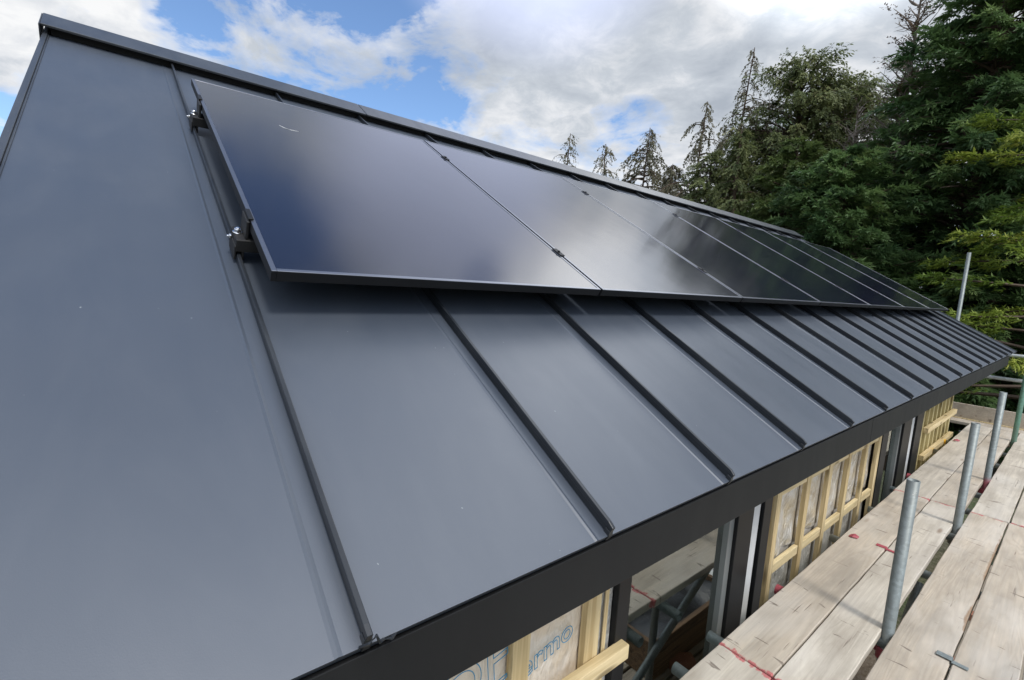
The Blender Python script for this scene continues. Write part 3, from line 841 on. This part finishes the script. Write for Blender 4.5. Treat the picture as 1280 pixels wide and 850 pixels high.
def tube(a, b, label, mat=GALV, group=None, cap=None, cat='scaffold tube', name='scaffold_tube'):
    a, b = Vector(a), Vector(b)
    o = MB().tube((0, 0, 0), b - a, TUBE, 24, .004).build(name, mat)
    for p_ in o.data.polygons: p_.use_smooth = len(p_.vertices) == 4
    o.location = a
    tag(o, label, cat, group)
    if cap:
        d = (a - b).normalized()
        MB().tube(a + d * .004, a + d * .035 - d * .065, TUBE + .003, 20).build('end_cap', cap, o)
    return o
ZTR = DECK - .042 - TUBE
TR = [(1.50, -.355, None, 'nearest transom tube, its open end poking out beside the window'), (1.80, -.365, None, 'second transom tube, just past the red board joint'), (2.445, -.325, PINK, 'transom tube with red end cap, at the foot of the nearest pole'),
      (3.36, -.355, None, 'transom tube end in front of the foil panel, by the torn red flag'), (4.13, -.335, None, 'transom tube end at the last foil bay'), (4.80, -.345, None, 'transom tube end at the far window, past the second board joint'),
      (5.33, -.330, PINK, 'transom tube with red cap before the far wall panel'), (6.60, -.385, YELLOW, 'transom tube with yellow cap under the far wall panel rail'), (7.22, -.370, YELLOW, 'transom tube with yellow cap at the far end of the greenish wall panel'), (8.0, -.33, None, 'last transom tube, under the far ends of the boards')]
for y, x0, cap, l_ in TR:
    tube((x0, y, ZTR), (1.42, y + .012, ZTR), l_, GALV, 'transom tubes under the deck', cap)
tube((.150 + .0, -1.5, ZTR - .0505), (.150, 8.9, ZTR - .0505), 'long ledger tube running under the transoms at the house side poles') if False else None
tube((.206, -1.5, ZTR - .0505), (.212, 8.9, ZTR - .0505), 'inner ledger tube running lengthwise under the transom tubes', GALV, 'ledger tubes')
tube((1.27, -1.5, ZTR - .0505), (1.27, 8.9, ZTR - .0505), 'outer ledger tube running lengthwise under the transom tubes', GALV, 'ledger tubes')
tube((-1.3, 9.0, -.085), (1.6, 9.0, -.075), 'upper guard rail tube crossing behind the roof corner', GALVP, 'far guard rail tubes')
tube((-1.3, 8.9, -.405), (1.6, 8.9, -.385), 'lower guard rail tube crossing above the far toe board', GALVP, 'far guard rail tubes')
# diagonal brace under the deck, seen mirrored in the window
tube((.10, 1.4, GROUND + .1), (.10, 3.5, -1.2), 'diagonal scaffold brace below the deck facing the near window', GALV)

def coupler(x, y, z, mat, label):
    mb = MB()
    mb.tube((x, y, z - .027), (x, y, z + .027), .034, 16); mb.box(x - .045, x + .036, y + .018, y + .044, z - .022, z + .022)
    mb.tube((x - .05, y + .03, z), (x - .03, y + .03, z), .012, 6)
    return tag(mb.build('coupler', mat, bevel=.003), label, 'coupler', 'tube couplers under the deck')
for y, mt, l_ in ((2.455, PINK, 'red painted coupler on the nearest pole below the deck'), (4.22, COUP, 'steel coupler on the second pole below the deck'), (5.66, PINK, 'red painted coupler on the red footed pole'), (7.78, GALVG, 'green coupler on the green pole')):
    coupler(.150 if y < 7 else .166, y, ZTR - .05, mt, l_)

# red tatters and board clips
def tatter(x, y, z, s, label, yaw=0):
    mb = MB(); r_ = np.random.RandomState(int(y * 100))
    top = [(-s, -s * .4, 0), (-.2 * s, -s * .75, .008), (s * .8, -s * .2, .004), (s, s * .35, .012), (.1 * s, s * .55, .02), (-.7 * s, s * .3, .010)]
    vs = [(x + a_, y + b_, z + c_ + .004) for a_, b_, c_ in top] + [(x + a_, y + b_, z + c_) for a_, b_, c_ in top]
    mb.add(vs, [(0, 1, 4, 5), (1, 2, 3, 4), (11, 10, 7, 6), (10, 9, 8, 7)] + [(i, (i + 1) % 6 + 0, (i + 1) % 6 + 6, i + 6) for i in range(6)])
    return tag(mb.build('red_tape', PINK), label, 'tape', 'scraps of red tape')
tatter(-.222, 3.33, DECK + .003, .026, 'scrap of red tape at the board edge in front of the foil panel')
tatter(-.235, 7.05, DECK + .003, .03, 'scrap of red tape at the board edge by the far wall panel')
def clip(x, y, mat, label):
    mb = MB()
    mb.box(x - .052, x - .001, y - .020, y + .014, DECK + .0045, DECK + .008)
    mb.box(x + .001, x + .052, y - .012 - .022, y + .012 - .022, DECK + .0045, DECK + .008)
    mb.box(x - .0012, x + .0012, y - .034, y + .014, DECK - .04, DECK + .0079)
    return tag(mb.build('board_clip', mat, bevel=.0015, seg=1), label, 'board clip', 'metal clips between boards')
clip(-.057, 3.36, PINK, 'red painted metal clip joining two boards left of the nearest pole')
clip(.370, 2.46, GALV, 'bare grey metal clip joining two boards near the lower right corner')

# planks, bricks and rubble seen through the gap below the deck
for i in range(4):
    o = board(.02 + i * .24, .24 + i * .24, .9 + .1 * i, 7.5, ['lower lift plank nearest the house wall, seen through the deck gap', 'second lower lift plank, seen through the deck gap', 'third lower lift plank under the deck', 'outermost lower lift plank under the deck'][i], '', z=GROUND + .16, mat=DARKPL, name='plank', group='planks below the deck')
    o['category'] = 'plank'
for i in range(7):
    y = 1.2 + i * .95
    br = MB().box(-.05, .05, -.1075, .1075, 0, .0649).build('brick', simple('brick_clay_%d' % i, (.30, .14, .09), .9, 0, .3, 12, .4) if i == 0 else bpy.data.materials['brick_clay_0'], bevel=.004)
    br.location = (.03 + .12 * (i % 3), y, GROUND + .161); br.rotation_euler = (0, 0, .3 * i)
    tag(br, 'loose red brick lying on the planks below the deck', 'brick', 'loose bricks below the deck')

# ------------------------------------------------------------------ trees
def frond_template(pairs, kind):
    tris = []
    rs = np.random.RandomState(1)
    if kind == 'spray':            # flat conifer spray with two orders of tips
        for k in range(pairs):
            t = .08 + .86 * k / (pairs - 1)
            l = .40 * (1 - t) ** .7 + .10
            for sgn in (-1, 1):
                a_ = math.radians(38 + 16 * rs.rand()); t2 = t + .02 * rs.rand()
                w = .055
                tip = (t2 + l * math.cos(a_), sgn * l * math.sin(a_), -.10 * l - .14 * (t2 + l) ** 2 + .05 * (rs.rand() - .5))
                b0 = (t2 - w, 0, -.14 * t2 ** 2); b1 = (t2 + w, 0, -.14 * t2 ** 2)
                tris.append((b0, b1, tip))
        tris.append(((.85, -.03, -.1), (.85, .03, -.1), (1.12, 0, -.2)))
    else:                          # loose droopy leaf bunch
        for k in range(pairs * 2):
            t = rs.rand()
            a_ = rs.uniform(-1.3, 1.3); l = rs.uniform(.18, .36); dz = rs.uniform(-.9, .15)
            d = np.array([math.cos(a_), math.sin(a_), dz]); d /= np.linalg.norm(d)
            p_ = np.array([t, 0, -.25 * t * t]); sd_ = np.cross(d, [0, 0, 1.0]); sd_ /= np.linalg.norm(sd_) + 1e-6
            m_ = p_ + d * l * .5
            tris.append((tuple(p_), tuple(m_ + sd_ * l * .22), tuple(p_ + d * l)))
            tris.append((tuple(p_), tuple(p_ + d * l), tuple(m_ - sd_ * l * .22)))
    return np.array(tris, dtype=np.float32)
def tuft_template(n_, seed):
    rs = np.random.RandomState(seed); tris = []
    for k in range(n_):
        t = rs.rand() ** .8
        a_ = rs.normal(0, .65); b_ = rs.normal(-.05, .40)
        d = np.array([math.cos(a_) * math.cos(b_), math.sin(a_) * math.cos(b_), math.sin(b_)])
        l = rs.uniform(.28, .50) * (1.15 - .5 * t); p_ = np.array([t * .85, 0, -.12 * t * t])
        sd_ = np.cross(d, np.array([rs.normal(0, .4), rs.normal(0, .4), 1.0])); sd_ /= np.linalg.norm(sd_)
        w = l * rs.uniform(.09, .16); m_ = p_ + d * l * .35
        tris.append((tuple(m_ - sd_ * w), tuple(m_ + sd_ * w), tuple(p_ + d * l)))
        tris.append((tuple(m_ + sd_ * w), tuple(m_ - sd_ * w), tuple(p_)))
    return np.array(tris, dtype=np.float32)
SPRAY = tuft_template(14, 5); SPRAY_S = tuft_template(8, 6); BUNCH = frond_template(7, 'bunch')

def leaf_mesh(name, mat, pos, dirs, ups, scl, tint, tmpl, parent):
    n_ = len(pos)
    dirs = dirs / np.linalg.norm(dirs, axis=1, keepdims=True)
    side = np.cross(ups, dirs); side /= np.linalg.norm(side, axis=1, keepdims=True) + 1e-9
    up_ = np.cross(dirs, side)
    T = tmpl.reshape(-1, 3)
    V = pos[:, None, :] + scl[:, None, None] * (T[None, :, 0:1] * dirs[:, None, :] + T[None, :, 1:2] * side[:, None, :] + T[None, :, 2:3] * up_[:, None, :])
    V = V.reshape(-1, 3).astype(np.float32); nv = len(V); nf = nv // 3
    me = bpy.data.meshes.new(name)
    me.vertices.add(nv); me.vertices.foreach_set('co', V.ravel())
    me.loops.add(nv); me.loops.foreach_set('vertex_index', np.arange(nv, dtype=np.int32))
    me.polygons.add(nf); me.polygons.foreach_set('loop_start', np.arange(0, nv, 3, dtype=np.int32))
    me.update(calc_edges=True)
    a_ = me.attributes.new('tint', 'FLOAT', 'FACE')
    a_.data.foreach_set('value', np.repeat(tint, len(tmpl)).astype(np.float32))
    me.materials.append(mat)
    o = bpy.data.objects.new(name, me); COL.objects.link(o)
    if parent: attach(o, parent)
    return o

def tree(label, base, H, Rad, prof, mat, nb=150, nf=22, t0=.06, e0=.15, droop=.35, upturn=0.0, fs=(.35, .6), tmpl=None, trunk_r=.16, seed=1, lean=(0, 0), inner=.22, sag=.25,
         name='conifer_tree', cat='tree', group='trees behind the house', dead=0, deadmat=None, az=None, deadt=(.2, .9), barefrac=0, bark=BARK, wob=.0, keep=None, jit=(.65, 1.12)):
    rs = np.random.RandomState(seed)
    tmpl = SPRAY if tmpl is None else tmpl
    e = empty(name, base, label, cat, group)
    B = Vector(base)
    tr = MB()
    wv = rs.uniform(0, 6.28, 2)
    def axis(t):
        return np.array([B.x + lean[0] * t * t + wob * math.sin(5 * t + wv[0]), B.y + lean[1] * t * t + wob * math.sin(4 * t + wv[1]), B.z + H * t])
    ts = np.linspace(0, 1, 14)
    tr.path([axis(t) for t in ts], [trunk_r * (1 - t) ** .8 + .012 for t in ts], 8)
    pos, dirs, ups, scl, tint = [], [], [], [], []
    for i in range(nb):
        t = t0 + (1 - t0) * ((i + rs.rand()) / nb) ** .95
        if t > .995: t = .995
        L_ = Rad * prof(t) * rs.uniform(*jit)
        if L_ < .08: L_ = .08
        a_ = rs.uniform(0, 2 * math.pi) if az is None else rs.uniform(*az)
        el = e0 + rs.uniform(-.22, .22) + .5 * max(0, t - .8) * 3
        K = 6
        p0 = axis(t); pts = [p0]
        for k in range(1, K + 1):
            u = k / K
            ee = el - droop * u * 1.3 + upturn * u * u
            pts.append(pts[-1] + (L_ / K) * np.array([math.cos(a_) * math.cos(ee), math.sin(a_) * math.cos(ee), math.sin(ee)]))
        if keep is not None and not keep(pts[-1]): continue
        pts = np.array(pts)
        r0 = min(.045, .012 + .012 * L_)
        tr.path(pts[::2] if L_ < 1 else pts, np.linspace(r0, .004, len(pts[::2]) if L_ < 1 else len(pts)), 4)
        if rs.rand() < barefrac: continue
        nn = max(4, int(nf * (.3 + .7 * L_ / Rad)))
        us = inner + (1 - inner) * rs.rand(nn) ** .8
        btint = rs.uniform(.0, .7)
        for u in us:
            f_ = u * K; k = min(K - 1, int(f_)); q = pts[k] + (pts[k + 1] - pts[k]) * (f_ - k)
            tg = pts[k + 1] - pts[k]; tg = tg / np.linalg.norm(tg)
            ya = rs.choice([-1, 1]) * rs.uniform(.25, 1.1) * (1.15 - .7 * u)
            c_, s_ = math.cos(ya), math.sin(ya)
            d = np.array([tg[0] * c_ - tg[1] * s_, tg[0] * s_ + tg[1] * c_, tg[2] - sag * rs.uniform(.2, 1.3)])
            q = q + rs.normal(0, .05, 3) * min(1, L_)
            pos.append(q); dirs.append(d); ups.append(np.array([rs.normal(0, .45), rs.normal(0, .45), 1.0]))
            scl.append(rs.uniform(*fs) * (.7 + .3 * min(1, L_ / (.5 * Rad)))); tint.append(min(1, max(0, btint + rs.uniform(-.12, .3))))
    tr.build('trunk', bark, e)
    if pos:
        leaf_mesh('crown', mat, np.array(pos), np.array(dirs), np.array(ups), np.array(scl), np.array(tint), tmpl, e)
    if dead:
        db = MB()
        for i in range(dead):
            t = rs.uniform(*deadt); a_ = rs.uniform(0, 6.28); L_ = Rad * prof(t) * rs.uniform(.7, 1.15); el = rs.uniform(.2, .9)
            p_ = axis(t); pts = [p_]; d = np.array([math.cos(a_) * math.cos(el), math.sin(a_) * math.cos(el), math.sin(el)])
            for k in range(6):
                d = d + rs.normal(0, .16, 3); d /= np.linalg.norm(d); pts.append(pts[-1] + d * L_ / 6)
            db.path(pts, np.linspace(.022, .004, 7), 4)
            for k in range(2, 6):
                d2 = d + rs.normal(0, .6, 3); d2 /= np.linalg.norm(d2)
                db.path([pts[k], pts[k] + d2 * L_ * .16, pts[k] + (d2 + rs.normal(0, .25, 3)) * L_ * .32], [.010, .006, .003], 4)
        db.build('dead_branch', deadmat or DEADW, e)
    return e

cone = lambda t: (1 - t) ** .75 * min(1, .75 + 2 * t)
fat = lambda t: min(1, 1.15 * (1 - t) ** .55)
dome = lambda t: math.sqrt(max(0, 1 - ((t - .55) / .47) ** 2)) * (.9 if t > .55 else 1) if .08 < t < 1 else .1
slim = lambda t: (1 - t) ** .8
def at(px, D, py=None, h=None):
    p_ = ray_at(px, 400, D); return (p_.x, p_.y, GROUND)
def top(px, py, D):
    return ray_at(px, py, D).z - GROUND

# big dark conifers filling the right
tree('huge dark green conifer on the right, its top cut by the frame', at(1190, 14.5), top(1190, -120, 14.5), 3.4, lambda t: min(1, 1.25 * (1 - t) ** .8), L_DARK, 560, 58, .03, .25, .45, .3, (.26, .50), trunk_r=.17, seed=11, inner=.2, jit=(.45, 1.1), dead=14, deadt=(.15, .6), barefrac=.12)
tree('dark conifer at the right frame edge behind the golden branches', at(1275, 17), top(1275, -140, 17), 3.2, fat, L_DARK, 240, 40, .02, .25, .45, .3, (.36, .62), trunk_r=.25, seed=12, inner=.3)
tree('dense bushy conifer with spiky tips just behind the ridge end', at(1030, 12.6), top(1030, 195, 12.6), 2.1, fat, L_DARK, 300, 54, .03, .30, .45, .4, (.22, .40), trunk_r=.12, seed=13, jit=(.4, 1.25), inner=.15)
tree('mid green conifer standing between the bushy one and the huge one', at(1100, 16.5), top(1100, 95, 16.5), 2.1, cone, L_DARK, 220, 56, .03, .4, .35, .3, (.24, .44), trunk_r=.18, seed=14, dead=10, deadt=(.4, .9))
tree('tall thin conifer with dead brown top against the cloud', at(1090, 15.4), top(1092, -12, 15.4), 1.6, lambda t: (.35 + .65 * (1 - t)) * (1 if t < .97 else .4), L_BROWN, 90, 20, .45, .75, .2, .1, (.14, .30), tmpl=BUNCH, trunk_r=.10, seed=15, jit=(.4, 1.2), dead=44, deadt=(.60, .99), bark=DEADW, barefrac=.35)
tree('broad olive green tree with drooping rounded crown and bare twigs', at(965, 17.5), top(965, 92, 17.5), 2.6, dome, L_OLIVE, 300, 40, .10, .6, .45, -.1, (.30, .50), tmpl=BUNCH, trunk_r=.2, seed=16, sag=.7, dead=24, deadt=(.45, .95), name='broadleaf_tree')
tree('second olive tree, lower, with bare pale twigs beside the bushy conifer', at(1030, 18.5), top(1030, 112, 18.5), 2.2, dome, L_OLIVE, 230, 36, .10, .6, .45, -.1, (.30, .50), tmpl=BUNCH, trunk_r=.2, seed=26, sag=.7, dead=40, deadt=(.4, .95), name='broadleaf_tree')
tree('slender nodding spire, tallest of the thin droopy conifers', at(890, 17.5), top(897, 66, 17.5), 1.5, lambda t: min(1, .05 + 2.3 * (1 - t)), L_DROOP, 150, 11, .10, .35, 1.0, -.3, (.22, .40), tmpl=BUNCH, trunk_r=.07, seed=17, sag=1.0, lean=(.35, .1), jit=(.25, 1.35))
tree('thin droopy conifer left of the tallest spire, with long loose arms', at(846, 18.5), top(850, 128, 18.5), 1.9, lambda t: min(1, .08 + 2.6 * (1 - t)), L_DROOP, 120, 15, .10, .4, 1.0, -.3, (.24, .44), tmpl=BUNCH, trunk_r=.07, seed=18, sag=1.0, lean=(.2, .2), jit=(.2, 1.4))
tree('feathery conifer tip rising over the ridge, middle of the three left ones', at(785, 20), top(785, 160, 20), 1.7, lambda t: min(1, .06 + 4.2 * (1 - t)), L_DROOP, 120, 15, .4, .4, 1.0, -.3, (.28, .48), tmpl=BUNCH, trunk_r=.07, seed=19, sag=.9, lean=(.15, .1), jit=(.3, 1.3))
tree('small sparse conifer tip between the two left ones over the ridge', at(741, 20), top(741, 178, 20), 1.3, lambda t: min(1, .06 + 4 * (1 - t)), L_DROOP, 80, 9, .45, .4, 1.0, -.3, (.26, .44), tmpl=BUNCH, trunk_r=.06, seed=20, sag=.9, lean=(-.15, .1), jit=(.3, 1.4))
tree('leftmost small conifer tip standing alone over the ridge', at(692, 20), top(692, 166, 20), 1.0, lambda t: min(1, .10 + 4 * (1 - t)), L_DROOP, 60, 8, .45, .45, .9, -.2, (.26, .42), tmpl=BUNCH, trunk_r=.06, seed=21, sag=.9, lean=(.1, .1), jit=(.3, 1.3))
tree('mid green conifer filling the ridge line below the tallest spire', at(900, 15.5), top(900, 165, 15.5), 2.1, cone, L_OLIVE, 220, 40, .05, .35, .6, .1, (.22, .40), tmpl=BUNCH, sag=.7, trunk_r=.14, seed=22, jit=(.5, 1.2))
tree('mid green conifer low behind the ridge, left of the bushy one', at(970, 14.5), top(970, 180, 14.5), 2.0, fat, L_MID, 230, 44, .05, .4, .5, .2, (.24, .44), jit=(.5, 1.2), trunk_r=.14, seed=23)
tree('loose low conifer between the feathery tip and the long armed one', at(822, 19), top(822, 205, 19), 1.6, lambda t: min(1, .1 + 3.2 * (1 - t)), L_DROOP, 150, 20, .4, .4, .9, -.2, (.26, .44), tmpl=BUNCH, trunk_r=.07, seed=31, sag=.9, jit=(.3, 1.3))
tree('dense olive conifer below the long armed one, where the wood meets the ridge', at(868, 16.5), top(868, 190, 16.5), 1.7, lambda t: min(1, .12 + 2.2 * (1 - t)), L_OLIVE, 220, 34, .2, .35, .6, .1, (.24, .42), tmpl=BUNCH, trunk_r=.10, seed=32, jit=(.5, 1.2))
tree('bare pale dead tree with leafless limbs in front of the olive trees', at(1036, 15.0), top(1036, 140, 15.0), 1.5, lambda t: .35 + .65 * (1 - t), L_BROWN, 30, 6, .4, .5, .2, .1, (.1, .2), trunk_r=.06, seed=41, dead=46, deadt=(.5, .98), bark=DEADW, barefrac=1.1, name='dead_tree')
# golden conifer leaning in from the right
tree('golden yellow conifer with flat layered branches reaching in from the right', at(1388, 11.0), top(1388, -120, 11.0), 2.9, lambda t: min(1, 1.15 * (1 - t) ** .55) , L_GOLD, 36, 90, .08, .12, .22, .15, (.14, .28), trunk_r=.16, seed=24, inner=.5, sag=.12, az=(math.pi * .55, math.pi * 1.45), jit=(.6, 1.1))
tree('dark low conifer under the golden branches beyond the far toe board', at(1235, 13.2), 4.0, 2.0, fat, L_DARK, 180, 40, .02, .3, .4, .3, (.22, .42), trunk_r=.14, seed=25)
for i, (px, D, py, l_) in enumerate(((930, 25, 150, 'dark backdrop conifer farthest left in the wood'), (1010, 24, 120, 'dark backdrop conifer behind the olive trees'), (1110, 24, 60, 'dark backdrop conifer behind the dead topped one'), (1200, 24, 20, 'dark backdrop conifer behind the huge conifer'))):
    tree(l_, at(px, D), top(px, py, D), 3.0, fat, L_DARK, 170, 26, .03, .3, .5, .2, (.5, .8), tmpl=SPRAY_S, trunk_r=.2, seed=60 + i)
